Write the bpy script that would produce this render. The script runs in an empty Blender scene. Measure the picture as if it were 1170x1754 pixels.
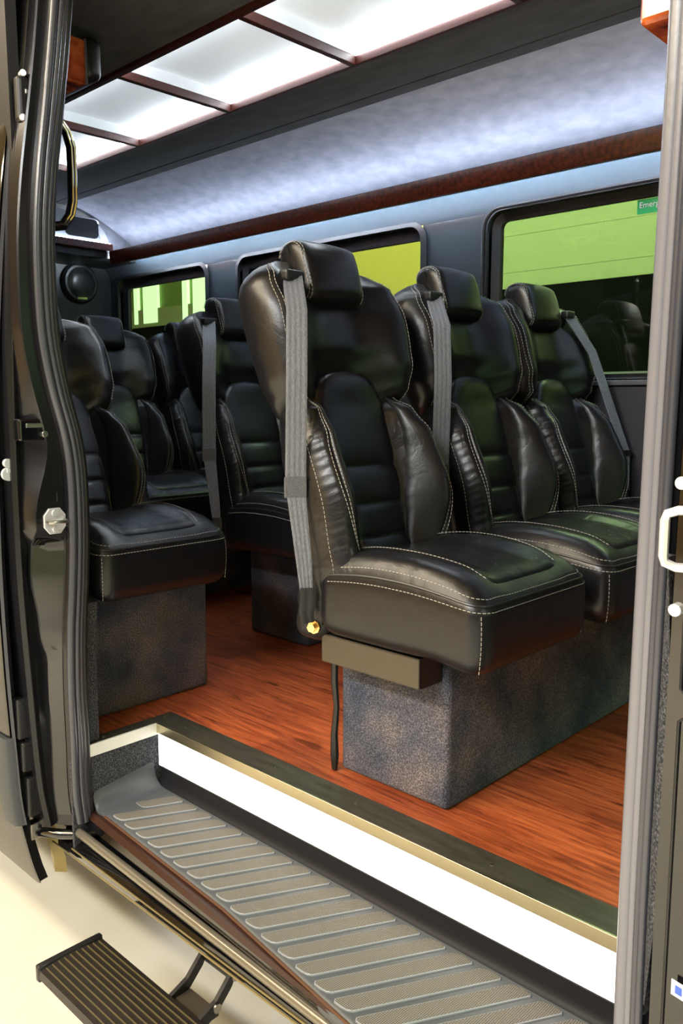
import bpy, math, random
from mathutils import Vector, Matrix
random.seed(4)
S = 0.85                      # layout units -> metres
SC = bpy.context.scene
COL = SC.collection
PI = math.pi

# ------------------------------------------------------------------ camera
PITCH = math.radians(7.70); YAW = math.radians(46.37)
F0 = Vector((-math.cos(YAW), math.sin(YAW), 0)); RT = Vector((math.sin(YAW), math.cos(YAW), 0)); UP = Vector((0, 0, 1))
FW = F0 * math.cos(PITCH) - UP * math.sin(PITCH); UU = UP * math.cos(PITCH) + F0 * math.sin(PITCH)
cam_d = bpy.data.cameras.new('camera'); cam = bpy.data.objects.new('camera', cam_d); COL.objects.link(cam)
M3 = Matrix((RT, UU, -FW)).transposed()
cam.matrix_world = Matrix.Translation(Vector((0, 0, 1)) * S) @ M3.to_4x4()
cam_d.sensor_fit = 'VERTICAL'; cam_d.sensor_height = 24; cam_d.lens = 1420 / 1754 * 24
cam_d.clip_start = .02; cam_d.clip_end = 100
SC.camera = cam

# ------------------------------------------------------------------ world, exposure
w = bpy.data.worlds.new('world'); SC.world = w; w.use_nodes = True
w.node_tree.nodes['Background'].inputs[0].default_value = (.95, .93, .85, 1)
w.node_tree.nodes['Background'].inputs[1].default_value = .15
SC.view_settings.view_transform = 'Standard'; SC.view_settings.look = 'None'
SC.view_settings.gamma = 1; SC.view_settings.use_curve_mapping = False
SC.view_settings.exposure = 0.25

# ------------------------------------------------------------------ lights
def area(name, loc, rot, sx, sy, power, col):
    l = bpy.data.lights.new(name, 'AREA'); l.shape = 'RECTANGLE'; l.size = sx * S; l.size_y = sy * S
    l.energy = power; l.color = col
    o = bpy.data.objects.new(name, l); COL.objects.link(o)
    o.location = Vector(loc) * S; o.rotation_euler = rot
    return o
# unseen garage lights, placed and tinted for their effect on floor and leather
area('unseen_garage_light', (-4.4, -1.4, 3.9), (0, 0, 0), 4.0, .5, 150, (1, .87, .66))
area('unseen_garage_light', (-.8, -3.2, 3.9), (0, 0, 0), 3.0, .5, 230, (.90, .95, 1))  # added cool light that fills the middle of the garage floor
area('unseen_garage_light', (-3.2, -3.4, 3.9), (0, 0, 0), 4.0, .5, 230, (1, .86, .62))
area('unseen_garage_light', (4.6, 2.2, 3.4), (0, math.radians(35), 0), .6, 4.0, 330, (1, 1, .96))  # added light, tilted to shine through the windscreen onto the seat fronts
area('unseen_garage_light', (-1.0, -5.2, 3.9), (0, 0, 0), 4.0, .5, 150, (1, .93, .80))
area('unseen_garage_light', (-4.0, 5.6, 3.9), (0, 0, 0), 8.0, .5, 330, (1, .97, .88))
# ------------------------------------------------------------------ materials
def nt(name):
    m = bpy.data.materials.new(name); m.use_nodes = True
    t = m.node_tree; b = t.nodes['Principled BSDF']
    return m, t, b
def N(t, kind, **kw):
    n = t.nodes.new(kind)
    for k, v in kw.items(): setattr(n, k, v)
    return n
def setin(n, **kw):
    for k, v in kw.items():
        n.inputs[k.replace('_', ' ')].default_value = v
def plain(name, col, rough=.5, metal=0, coat=0, spec=.5, bump=0, bscale=200):
    m, t, b = nt(name)
    b.inputs['Base Color'].default_value = (*col, 1); b.inputs['Roughness'].default_value = rough
    b.inputs['Metallic'].default_value = metal; b.inputs['Coat Weight'].default_value = coat * .35
    b.inputs['Specular IOR Level'].default_value = spec
    if bump:
        tc = N(t, 'ShaderNodeTexCoord'); nz = N(t, 'ShaderNodeTexNoise'); nz.inputs['Scale'].default_value = bscale
        nz.inputs['Detail'].default_value = 3
        bp = N(t, 'ShaderNodeBump'); bp.inputs['Strength'].default_value = bump; bp.inputs['Distance'].default_value = .002
        t.links.new(tc.outputs['Object'], nz.inputs['Vector']); t.links.new(nz.outputs[0], bp.inputs['Height'])
        t.links.new(bp.outputs[0], b.inputs['Normal'])
    return m
def ramp(t, fac, stops):
    r = N(t, 'ShaderNodeValToRGB'); e = r.color_ramp.elements
    while len(e) < len(stops): e.new(.5)
    for i, (p, c) in enumerate(stops):
        e[i].position = p; e[i].color = (*c, 1)
    t.links.new(fac, r.inputs[0]); return r.outputs[0]
def noisy(name, stops, scale, stretch=(1, 1, 1), rough=.8, detail=4, bump=.3, bscale=None, spec=.3, big=None, bigscale=3, sheen=0):
    m, t, b = nt(name)
    tc = N(t, 'ShaderNodeTexCoord'); mp = N(t, 'ShaderNodeMapping'); mp.inputs['Scale'].default_value = stretch
    t.links.new(tc.outputs['Object'], mp.inputs[0])
    nz = N(t, 'ShaderNodeTexNoise'); nz.inputs['Scale'].default_value = scale; nz.inputs['Detail'].default_value = detail
    t.links.new(mp.outputs[0], nz.inputs['Vector'])
    c = ramp(t, nz.outputs[0], stops)
    if big:
        nb = N(t, 'ShaderNodeTexNoise'); nb.inputs['Scale'].default_value = bigscale; nb.inputs['Detail'].default_value = 7
        t.links.new(tc.outputs['Object'], nb.inputs['Vector'])
        cb = ramp(t, nb.outputs[0], big)
        mx = N(t, 'ShaderNodeMix', data_type='RGBA', blend_type='MULTIPLY'); mx.inputs[0].default_value = 1
        t.links.new(c, mx.inputs[6]); t.links.new(cb, mx.inputs[7]); c = mx.outputs[2]
    t.links.new(c, b.inputs['Base Color'])
    b.inputs['Roughness'].default_value = rough; b.inputs['Specular IOR Level'].default_value = spec
    b.inputs['Sheen Weight'].default_value = sheen
    if bump:
        n2 = N(t, 'ShaderNodeTexNoise'); n2.inputs['Scale'].default_value = bscale or scale; n2.inputs['Detail'].default_value = 2
        t.links.new(tc.outputs['Object'], n2.inputs['Vector'])
        bp = N(t, 'ShaderNodeBump'); bp.inputs['Strength'].default_value = bump; bp.inputs['Distance'].default_value = .003
        t.links.new(n2.outputs[0], bp.inputs['Height']); t.links.new(bp.outputs[0], b.inputs['Normal'])
    return m
def leather(name, rough=.30, wr=.22):
    m, t, b = nt(name)
    tc = N(t, 'ShaderNodeTexCoord')
    b.inputs['Base Color'].default_value = (.008, .008, .0095, 1)
    b.inputs['Specular IOR Level'].default_value = .45
    fine = N(t, 'ShaderNodeTexVoronoi'); fine.inputs['Scale'].default_value = 420
    big = N(t, 'ShaderNodeTexNoise'); big.inputs['Scale'].default_value = 16; big.inputs['Detail'].default_value = 3; big.inputs['Distortion'].default_value = 1.0
    rn = N(t, 'ShaderNodeTexNoise'); rn.inputs['Scale'].default_value = 60
    for n in (fine, big, rn): t.links.new(tc.outputs['Object'], n.inputs['Vector'])
    b1 = N(t, 'ShaderNodeBump'); b1.inputs['Strength'].default_value = .10; b1.inputs['Distance'].default_value = .0008
    b2 = N(t, 'ShaderNodeBump'); b2.inputs['Strength'].default_value = wr; b2.inputs['Distance'].default_value = .006
    t.links.new(fine.outputs['Distance'], b1.inputs['Height']); t.links.new(big.outputs[0], b2.inputs['Height'])
    t.links.new(b2.outputs[0], b1.inputs['Normal']); t.links.new(b1.outputs[0], b.inputs['Normal'])
    mr = N(t, 'ShaderNodeMapRange'); mr.inputs['To Min'].default_value = rough - .05; mr.inputs['To Max'].default_value = rough + .07
    t.links.new(rn.outputs[0], mr.inputs[0]); t.links.new(mr.outputs[0], b.inputs['Roughness'])
    return m
def emis(name, col, power):
    m, t, b = nt(name); b.inputs['Base Color'].default_value = (*col, 1)
    b.inputs['Emission Color'].default_value = (*col, 1); b.inputs['Emission Strength'].default_value = power
    return m
def tinted(name, col):
    m, t, b = nt(name); t.nodes.remove(b)
    tr = N(t, 'ShaderNodeBsdfTransparent'); tr.inputs[0].default_value = (*col, 1)
    gl = N(t, 'ShaderNodeBsdfGlossy'); gl.inputs['Roughness'].default_value = .02
    fr = N(t, 'ShaderNodeLayerWeight'); pw = N(t, 'ShaderNodeMath', operation='POWER'); pw.inputs[1].default_value = 4
    t.links.new(fr.outputs['Facing'], pw.inputs[0])
    ad = N(t, 'ShaderNodeMath', operation='MULTIPLY_ADD'); ad.inputs[1].default_value = .9; ad.inputs[2].default_value = .07
    t.links.new(pw.outputs[0], ad.inputs[0])
    mx = N(t, 'ShaderNodeMixShader'); t.links.new(ad.outputs[0], mx.inputs[0])
    t.links.new(tr.outputs[0], mx.inputs[1]); t.links.new(gl.outputs[0], mx.inputs[2])
    t.links.new(mx.outputs[0], t.nodes['Material Output'].inputs[0])
    return m
def wood_floor():
    m, t, b = nt('wood plank vinyl')
    tc = N(t, 'ShaderNodeTexCoord')
    br = N(t, 'ShaderNodeTexBrick'); br.inputs['Scale'].default_value = 1
    br.inputs['Brick Width'].default_value = 1.05; br.inputs['Row Height'].default_value = .15
    br.inputs['Mortar Size'].default_value = .0012; br.offset = .43
    br.inputs['Color1'].default_value = (0, 0, 0, 1); br.inputs['Color2'].default_value = (1, 1, 1, 1); br.inputs['Mortar'].default_value = (.5, .5, .5, 1)
    t.links.new(tc.outputs['Object'], br.inputs['Vector'])
    mp = N(t, 'ShaderNodeMapping'); mp.inputs['Scale'].default_value = (1.6, 22, 1)
    t.links.new(tc.outputs['Object'], mp.inputs[0])
    g = N(t, 'ShaderNodeTexNoise'); g.inputs['Scale'].default_value = 3.2; g.inputs['Detail'].default_value = 8; g.inputs['Roughness'].default_value = .68; g.inputs['Distortion'].default_value = .5
    t.links.new(mp.outputs[0], g.inputs['Vector'])
    c = ramp(t, g.outputs[0], [(.27, (.07, .016, .008)), (.44, (.29, .058, .020)), (.60, (.50, .118, .038)), (.8, (.60, .16, .05))])
    pb = ramp(t, br.outputs['Color'], [(0, (.48, .42, .42)), (.35, (.90, .90, .90)), (1, (1.12, 1.1, 1.05))])
    mx = N(t, 'ShaderNodeMix', data_type='RGBA', blend_type='MULTIPLY'); mx.inputs[0].default_value = 1
    t.links.new(c, mx.inputs[6]); t.links.new(pb, mx.inputs[7])
    mp2 = N(t, 'ShaderNodeMapping'); mp2.inputs['Scale'].default_value = (2.6, 9, 1); t.links.new(tc.outputs['Object'], mp2.inputs[0])
    k = N(t, 'ShaderNodeTexNoise'); k.inputs['Scale'].default_value = 2.0; k.inputs['Detail'].default_value = 2
    t.links.new(mp2.outputs[0], k.inputs['Vector'])
    kc = ramp(t, k.outputs[0], [(.30, (.25, .2, .2)), (.38, (1, 1, 1))])
    m2 = N(t, 'ShaderNodeMix', data_type='RGBA', blend_type='MULTIPLY'); m2.inputs[0].default_value = .8
    t.links.new(mx.outputs[2], m2.inputs[6]); t.links.new(kc, m2.inputs[7])
    t.links.new(m2.outputs[2], b.inputs['Base Color'])
    bp = N(t, 'ShaderNodeBump'); bp.inputs['Strength'].default_value = .25; bp.inputs['Distance'].default_value = .001
    t.links.new(g.outputs[0], bp.inputs['Height']); t.links.new(bp.outputs[0], b.inputs['Normal'])
    b.inputs['Roughness'].default_value = .38; b.inputs['Specular IOR Level'].default_value = .35
    return m
def grid_pad():
    m, t, b = nt('ribbed grip rubber')
    tc = N(t, 'ShaderNodeTexCoord'); sp = N(t, 'ShaderNodeSeparateXYZ'); t.links.new(tc.outputs['Object'], sp.inputs[0])
    def wave(out):
        mu = N(t, 'ShaderNodeMath', operation='MULTIPLY'); mu.inputs[1].default_value = 2 * PI / .0036; t.links.new(out, mu.inputs[0])
        si = N(t, 'ShaderNodeMath', operation='SINE'); t.links.new(mu.outputs[0], si.inputs[0]); return si.outputs[0]
    a = N(t, 'ShaderNodeMath', operation='MAXIMUM'); t.links.new(wave(sp.outputs[0]), a.inputs[0]); t.links.new(wave(sp.outputs[1]), a.inputs[1])
    c = ramp(t, a.outputs[0], [(.3, (.055, .05, .042)), (.9, (.22, .205, .17))])
    t.links.new(c, b.inputs['Base Color'])
    bp = N(t, 'ShaderNodeBump'); bp.inputs['Strength'].default_value = .5; bp.inputs['Distance'].default_value = .001
    t.links.new(a.outputs[0], bp.inputs['Height']); t.links.new(bp.outputs[0], b.inputs['Normal'])
    b.inputs['Roughness'].default_value = .55
    return m

LEA = leather('black leather')
LEAW = leather('creased black leather', .29, .42)
SHELL = plain('black seat back vinyl', (.010, .010, .011), .45, bump=.15, bscale=300)
STITCH = plain('pale stitching thread', (.42, .40, .36), .7)
PIPE = plain('black piping', (.012, .012, .013), .35)
CARPET = noisy('charcoal carpet', [(.30, (.03, .033, .042)), (.5, (.085, .09, .11)), (.70, (.19, .195, .225))], 300, rough=.95, bump=.8, bscale=420, spec=.1,
               big=[(.38, (.50, .56, .68)), (.50, (.95, .90, .92)), (.66, (1.75, 1.42, 1.18))], bigscale=6, sheen=.1)
CARPET2 = noisy('charcoal step carpet', [(.33, (.016, .018, .022)), (.5, (.05, .053, .06)), (.68, (.13, .13, .14))], 330, rough=.95, bump=.8, bscale=420, spec=.1)
SUEDE = noisy('charcoal suede', [(.3, (.045, .045, .05)), (.7, (.075, .075, .082))], 9, (1, 3, 3), rough=.9, detail=8, bump=.12, bscale=500, spec=.15, sheen=.1)
COVE = noisy('suede with led glow', [(.3, (.36, .37, .43)), (.7, (.50, .50, .56))], 16, (1, 1.6, 1.6), rough=.9, detail=8, bump=.1, bscale=500, spec=.1)  # suede with the led light on the cove put into its pale colour
WALLM = plain('dark interior wall panel', (.026, .036, .045), .45, bump=.12, bscale=260)
WALLD = plain('black interior plastic', (.012, .012, .014), .45, bump=.1, bscale=260)
BURL = noisy('dark burl veneer', [(.35, (.04, .007, .003)), (.5, (.10, .016, .006)), (.66, (.17, .030, .009))], 70, rough=.3, detail=5, bump=0, spec=.6)
BURLO = noisy('orange burl veneer', [(.35, (.16, .018, .006)), (.5, (.38, .06, .015)), (.66, (.60, .13, .03))], 26, rough=.12, detail=5, bump=0, spec=.6)
FLOORM = wood_floor()
PADM = grid_pad()
RIMM = plain('worn light rubber rim', (.26, .28, .30), .4)  # pad rims paler than the pad tops
STEPR = plain('dark grey moulded rubber', (.072, .080, .088), .40, bump=.2, bscale=260)
BLACKP = plain('gloss black paint', (.004, .004, .005), .07, coat=1, spec=.6)
PAINTD = plain('black pillar paint', (.006, .006, .008), .24, spec=.45, bump=.05, bscale=90)
BLACKS = plain('satin black plastic', (.012, .012, .013), .38)
RUBBER = plain('grey weather seal rubber', (.045, .048, .062), .26, spec=.6, bump=.12, bscale=120)
RUBBERL = plain('seal rubber with bright lines', (.16, .162, .19), .27, spec=.6, bump=.12, bscale=120)  # paler tone paints the bright specular lines onto the seal lips
METAL = plain('brushed steel', (.52, .51, .48), .3, 1, bump=.05)
CHROME = plain('chrome', (.75, .75, .77), .08, 1)
BRASS = plain('champagne aluminium edge', (.62, .55, .38), .32, 1, bump=.1, bscale=90)
DTRIM = noisy('dark anodised edge strip', [(.3, (.030, .027, .020)), (.7, (.060, .055, .040))], 30, (.3, 2, 1), rough=.42, bump=.1, spec=.5)
BROWNMETAL = plain('brown powder coated metal', (.075, .060, .042), .4, .3)
ZINC = plain('white zinc plate', (.80, .82, .86), .25, .4)
GOLD = plain('yellow zinc bolt', (.85, .62, .30), .3, 1)
BELTD = noisy('folded darker webbing', [(.3, (.07, .075, .085)), (.7, (.15, .155, .17))], 420, rough=.6, bump=.5, bscale=700)
BELT = noisy('grey webbing', [(.3, (.11, .12, .14)), (.7, (.21, .22, .25))], 420, (1, 1, .3), rough=.55, bump=.5, bscale=700, spec=.4)
LED = emis('cool white led strip', (.68, .80, 1), 21)
LEDL = emis('cool white wall wash strip', (.76, .88, 1), 1500)
LEDP = emis('ceiling led strip', (.88, .95, 1), 60)
DIFF = plain('frosted ceiling diffuser', (.80, .85, .90), .6); 
DIFF.node_tree.nodes['Principled BSDF'].inputs['Emission Color'].default_value = (.86, .94, 1, 1)
DIFF.node_tree.nodes['Principled BSDF'].inputs['Emission Strength'].default_value = .24
RISER = emis('lit white step riser', (1, .99, .97), 1.5)
GLASSG = tinted('green tinted glass', (.46, .58, .40))
CREAMF = noisy('polished cream floor', [(.3, (.74, .70, .58)), (.7, (.80, .77, .67))], 5, rough=.30, bump=.05, bscale=60, spec=.4)
CREAMW = plain('cream garage wall', (.55, .60, .36), .8)
BROWNW = plain('ochre brown garage wall', (.46, .30, .09), .8)
YELW = plain('yellow garage wall panel', (.80, .62, .16), .8)
DARKW = plain('dark garage wainscot', (.004, .004, .004), .9, spec=.1)
OCHRE = noisy('ochre insulated ceiling', [(.3, (.42, .29, .06)), (.7, (.60, .43, .11))], 3, rough=.6, bump=.3, bscale=8)
DAYL = emis('daylight in garage window', (.95, 1, .95), 3)
GREENL = plain('green exit sticker', (.0, .30, .06), .5)
GREENL.node_tree.nodes['Principled BSDF'].inputs['Emission Strength'].default_value = 0
WHITE = plain('white lettering', (.9, .9, .9), .5)
BLUE = plain('blue label print', (.05, .12, .55), .5)
LABEL = plain('white label', (.85, .85, .88), .5)
GREYP = plain('light grey vent plastic', (.78, .79, .77), .4)
TREADB = plain('black ribbed aluminium', (.022, .018, .015), .42, .2)
RIBB = plain('worn brass coloured rib', (.30, .25, .12), .4, .7)

# ------------------------------------------------------------------ mesh helpers
class MB:
    def __init__(self): self.v = []; self.f = []; self.fm = []
    def add(self, vs, fs, mi=0):
        o = len(self.v); self.v += [Vector(p) for p in vs]
        self.f += [tuple(i + o for i in f) for f in fs]; self.fm += [mi] * len(fs); return self
    def box(self, x0, x1, y0, y1, z0, z1, mi=0):
        v = [(x, y, z) for x in (x0, x1) for y in (y0, y1) for z in (z0, z1)]
        return self.add(v, [(0, 1, 3, 2), (4, 6, 7, 5), (0, 4, 5, 1), (2, 3, 7, 6), (0, 2, 6, 4), (1, 5, 7, 3)], mi)
    def loft(self, rings, closed=True, caps=True, mi=0):
        n = len(rings[0]); v = [p for r in rings for p in r]; f = []
        for i in range(len(rings) - 1):
            for j in range(n if closed else n - 1):
                a = i * n + j; b = i * n + (j + 1) % n; f.append((a, b, b + n, a + n))
        if caps and closed:
            f.append(tuple(reversed(range(n)))); f.append(tuple(range((len(rings) - 1) * n, len(rings) * n)))
        return self.add(v, f, mi)
    def tube(self, pts, r, n=8, caps=True, mi=0):
        pts = [Vector(p) for p in pts]; rings = []; prev = None
        for i, p in enumerate(pts):
            d = (pts[min(i + 1, len(pts) - 1)] - pts[max(i - 1, 0)]).normalized()
            if prev is None:
                a = Vector((0, 0, 1)) if abs(d.z) < .9 else Vector((1, 0, 0)); u = d.cross(a).normalized()
            else:
                u = (prev - d * prev.dot(d)).normalized()
            prev = u; v = d.cross(u); rr = r[i] if isinstance(r, (list, tuple)) else r
            rings.append([p + (u * math.cos(k * 2 * PI / n) + v * math.sin(k * 2 * PI / n)) * rr for k in range(n)])
        return self.loft(rings, True, caps, mi)
    def cyl(self, c, axis, r, h, n=20, mi=0):
        a = Vector(axis).normalized() * h; return self.tube([Vector(c), Vector(c) + a], r, n, True, mi)
    def dashes(self, pts, r=.0012, dash=.0075, gap=.0035):
        pts = [Vector(p) for p in pts]; d = 0; on = True; cur = [pts[0]]; lim = dash
        for i in range(1, len(pts)):
            a, b = pts[i - 1], pts[i]; L = (b - a).length
            if L < 1e-9: continue
            pos = 0
            while pos < L:
                st = min(L - pos, lim - d); pos += st; d += st
                q = a.lerp(b, pos / L)
                if on: cur.append(q)
                if d >= lim - 1e-9:
                    if on and len(cur) > 1: self.tube([cur[0], cur[-1]], r, 4, False)
                    on = not on; d = 0; lim = dash if on else gap; cur = [q]
        return self
    def build(self, name, mat, parent=None, smooth=True, bevel=0, angle=40):
        off = Vector((0, 0, 0)); p = parent
        while p is not None: off += p.location; p = p.parent
        me = bpy.data.meshes.new(name)
        me.from_pydata([tuple(q * S - off) for q in self.v], [], self.f)
        mats = mat if isinstance(mat, (list, tuple)) else [mat]
        for m in mats: me.materials.append(m)
        for pl, k in zip(me.polygons, self.fm): pl.material_index = k
        import bmesh
        bm = bmesh.new(); bm.from_mesh(me); bmesh.ops.remove_doubles(bm, verts=bm.verts, dist=1e-6)
        bmesh.ops.recalc_face_normals(bm, faces=bm.faces); bm.to_mesh(me); bm.free()
        if smooth:
            for pl in me.polygons: pl.use_smooth = True
            try: me.set_sharp_from_angle(angle=math.radians(angle))
            except Exception: pass
        o = bpy.data.objects.new(name, me); COL.objects.link(o)
        if parent is not None: o.parent = parent
        if bevel:
            b = o.modifiers.new('bevel', 'BEVEL'); b.width = bevel * S; b.segments = 3; b.limit_method = 'ANGLE'; b.angle_limit = math.radians(45)
        return o
def tag(o, label=None, cat=None, group=None, kind=None):
    if label: o['label'] = label
    if cat: o['category'] = cat
    if group: o['group'] = group
    if kind: o['kind'] = kind
    return o
def empty(name, loc, label=None, cat=None, group=None, kind=None):
    o = bpy.data.objects.new(name, None); COL.objects.link(o); o.location = Vector(loc) * S; o.empty_display_size = .05
    return tag(o, label, cat, group, kind)
def pillow(half, r, n=14, deform=None, c=(0, 0, 0)):
    """rounded box as a welded grid; deform(p) moves each vertex"""
    h = Vector(half); vs = []; fs = []; idx = {}
    r = Vector((r, r, r)) if not isinstance(r, (tuple, list)) else Vector(r)
    def pt(q):
        P = Vector([math.sin(q[i] * PI / 2) * h[i] if False else q[i] * h[i] for i in range(3)])
        inner = Vector([max(-(h[i] - r[i]), min(h[i] - r[i], P[i])) for i in range(3)])
        d = Vector([(P[i] - inner[i]) / max(r[i], 1e-6) for i in range(3)])
        if d.length > 1e-9: d.normalize()
        p = Vector([inner[i] + d[i] * r[i] for i in range(3)])
        if deform: p = deform(p, d)
        return p + Vector(c)
    # non uniform parameter : dense near edges
    def par(k, ax):
        u = -1 + 2 * k / n; a = 1 - r[ax] / h[ax]
        s = 1 if u > 0 else -1; u = abs(u)
        return s * (u / .5 * a if u < .5 else a + (u - .5) / .5 * (1 - a))
    def vid(i, j, k):
        key = (i, j, k)
        if key not in idx:
            idx[key] = len(vs); vs.append(pt((par(i, 0), par(j, 1), par(k, 2))))
        return idx[key]
    for a in range(n):
        for b in range(n):
            for s in (0, n):
                fs.append((vid(s, a, b), vid(s, a + 1, b), vid(s, a + 1, b + 1), vid(s, a, b + 1)))
                fs.append((vid(a, s, b), vid(a + 1, s, b), vid(a + 1, s, b + 1), vid(a, s, b + 1)))
                fs.append((vid(a, b, s), vid(a + 1, b, s), vid(a + 1, b + 1, s), vid(a, b + 1, s)))
    return vs, fs
def interp(tab, x):
    if x <= tab[0][0]: return tab[0][1]
    for (a, va), (b, vb) in zip(tab, tab[1:]):
        if x <= b:
            u = (x - a) / (b - a); u = u * u * (3 - 2 * u); return va + (vb - va) * u
    return tab[-1][1]
def lin(tab, x):
    if x <= tab[0][0]: return tab[0][1]
    for (a, va), (b, vb) in zip(tab, tab[1:]):
        if x <= b: return va + (vb - va) * (x - a) / (b - a)
    return tab[-1][1]
def cr(tab, x):
    n = len(tab)
    if x <= tab[0][0]: return tab[0][1]
    if x >= tab[-1][0]: return tab[-1][1]
    for i in range(n - 1):
        if x <= tab[i + 1][0]:
            x0, y0 = tab[i]; x1, y1 = tab[i + 1]; h = x1 - x0
            m0 = (y1 - tab[max(i - 1, 0)][1]) / (x1 - tab[max(i - 1, 0)][0]); m1 = (tab[min(i + 2, n - 1)][1] - y0) / (tab[min(i + 2, n - 1)][0] - x0)
            u = (x - x0) / h
            return (2*u**3 - 3*u*u + 1) * y0 + (u**3 - 2*u*u + u) * h * m0 + (-2*u**3 + 3*u*u) * y1 + (u**3 - u*u) * h * m1
def extrude_x(mb, prof, x0, x1, closed=False, mi=0, n=1):
    rings = [[(x0 + (x1 - x0) * i / n, y, z) for y, z in prof] for i in range(n + 1)]
    return mb.loft(rings, closed, closed, mi)
def ribbon(mb, pts, wdir, w, th=.003, ribs=4):
    """woven strap: cross section with lengthwise ribs"""
    pts = [Vector(p) for p in pts]; wd = [Vector(x).normalized() for x in (wdir if isinstance(wdir, list) else [wdir] * len(pts))]
    ws = w if isinstance(w, list) else [w] * len(pts)
    m = ribs * 4; rings = []
    for i, p in enumerate(pts):
        d = (pts[min(i + 1, len(pts) - 1)] - pts[max(i - 1, 0)]).normalized()
        n = d.cross(wd[i]).normalized(); wv = n.cross(d).normalized()
        top = [p + wv * ws[i] * (j / m - .5) + n * (th * .5 + .0012 * abs(math.sin(PI * ribs * j / m))) for j in range(m + 1)]
        bot = [p + wv * ws[i] * (j / m - .5) - n * (th * .5) for j in range(m, -1, -1)]
        rings.append(top + bot)
    return mb.loft(rings)

# ================================================================== SETTING
YW = 3.10        # far side wall
# ---- garage
g = MB(); g.box(-14, 6, -6, 7.5, -.95, -.85); o = g.build('floor', CREAMF, None, False); tag(o, kind='structure')
g = MB(); g.box(-8.2, -4.6, 7.0, 7.1, 2.05, 4.6); g.build('wall_far_yellow', YELW, None, False)['kind'] = 'structure'
g = MB(); g.box(-14, -8.2, 7.0, 7.1, 2.05, 4.6); g.build('wall_far_green', plain('pale green garage wall', (.30, .42, .15), .8), None, False)['kind'] = 'structure'
g = MB(); g.box(-4.6, 6, 7.0, 7.1, 2.05, 4.6); wg = g.build('wall_far', CREAMW, None, False); wg['kind'] = 'structure'
g = MB()
for k in range(7): g.box(-4.6, 6, 6.997, 7.0, 2.20 + k * .34, 2.203 + k * .34)
g.box(-1.61, -1.60, 6.994, 7, 2.05, 4.6); g.box(-3.05, -3.04, 6.994, 7, 2.05, 4.6)
g.build('panel_joint', plain('wall panel joint', (.6, .62, .44), .8), wg, False)  # joint lines slightly lighter than the wall
g = MB(); g.box(-14, 6, 6.98, 7.1, -.85, 2.05); g.build('wall_far_base', DARKW, None, False)['kind'] = 'structure'
g = MB(); g.box(-14, -2.2, -6.1, -6, -.85, 4.6); g.build('wall_near', BROWNW, None, False)['kind'] = 'structure'
g = MB(); g.box(-2.2, 6, -6.1, -6, -.85, 4.6); g.build('wall_near_dark', plain('dark unseen wall', (.05, .045, .04), .6), None, False)['kind'] = 'structure'  # unseen wall part, made dark to keep reflections on the bolsters low
g = MB(); g.box(-14.1, -14, -6, 7.1, -.85, 4.6); g.build('wall_back', OCHRE, None, False)['kind'] = 'structure'
g = MB(); g.box(6, 6.1, -6, 7.1, -.85, 4.6); g.build('wall_front', CREAMW, None, False)['kind'] = 'structure'
g = MB(); g.box(-14, 6, -6, 7.1, 4.6, 4.7); g.build('ceiling', OCHRE, None, False)['kind'] = 'structure'
for i, (a, b) in enumerate([(-10.84, -10.75), (-10.60, -10.25), (-9.64, -9.53), (-9.40, -9.0)]):
    g = MB(); g.box(a, b, 6.94, 6.99, 2.1, 3.6); g.build('window_%d' % (i + 5), DAYL, None, False)['kind'] = 'structure'
g = MB(); g.box(-11.3, -8.8, 6.95, 6.99, 2.05, 2.3); g.build('trim_9', plain('light green sill board', (.5, .55, .4), .8), None, False)['kind'] = 'structure'

# ---- van body shell
fl = MB()
fl.box(-5.12, -2.195, 1.085, 1.469, -.03, 0); fl.box(-2.195, -2.12, 1.175, 1.469, -.03, 0); fl.box(-5.12, 2.2, 1.469, YW, -.03, 0); fl.box(-.5, 2.2, 1.15, 1.469, -.03, 0)
fl.build('floor_van', FLOORM, None, False)['kind'] = 'structure'
# headliner : flat centre, drop beside the far cove
cl = MB(); cl.box(-4.72, 2.2, 1.2, 1.705, 2.15, 2.17); cl.box(-4.72, 2.2, 2.225, 2.50, 2.15, 2.17); cl.box(-4.72, -4.01, 1.705, 2.225, 2.15, 2.17)
cl.box(-4.72, 2.2, 2.504, 2.567, 2.148, 2.17); cl.box(-.70, 2.2, 1.705, 2.225, 2.15, 2.17)
cl.box(-5.2, 2.2, 1.15, 3.2, 2.24, 2.26)
cl.build('ceiling_van', SUEDE, None, False)['kind'] = 'structure'
cv = MB()
prof = []
for k in range(13):
    a = k / 12; y = 2.567 + .49 * a; z = 2.15 - .222 * (a ** 1.6)
    prof.append((y, z))
extrude_x(cv, prof, -4.70, 2.2)
cv.build('ceiling_cove', COVE)['kind'] = 'structure'
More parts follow.
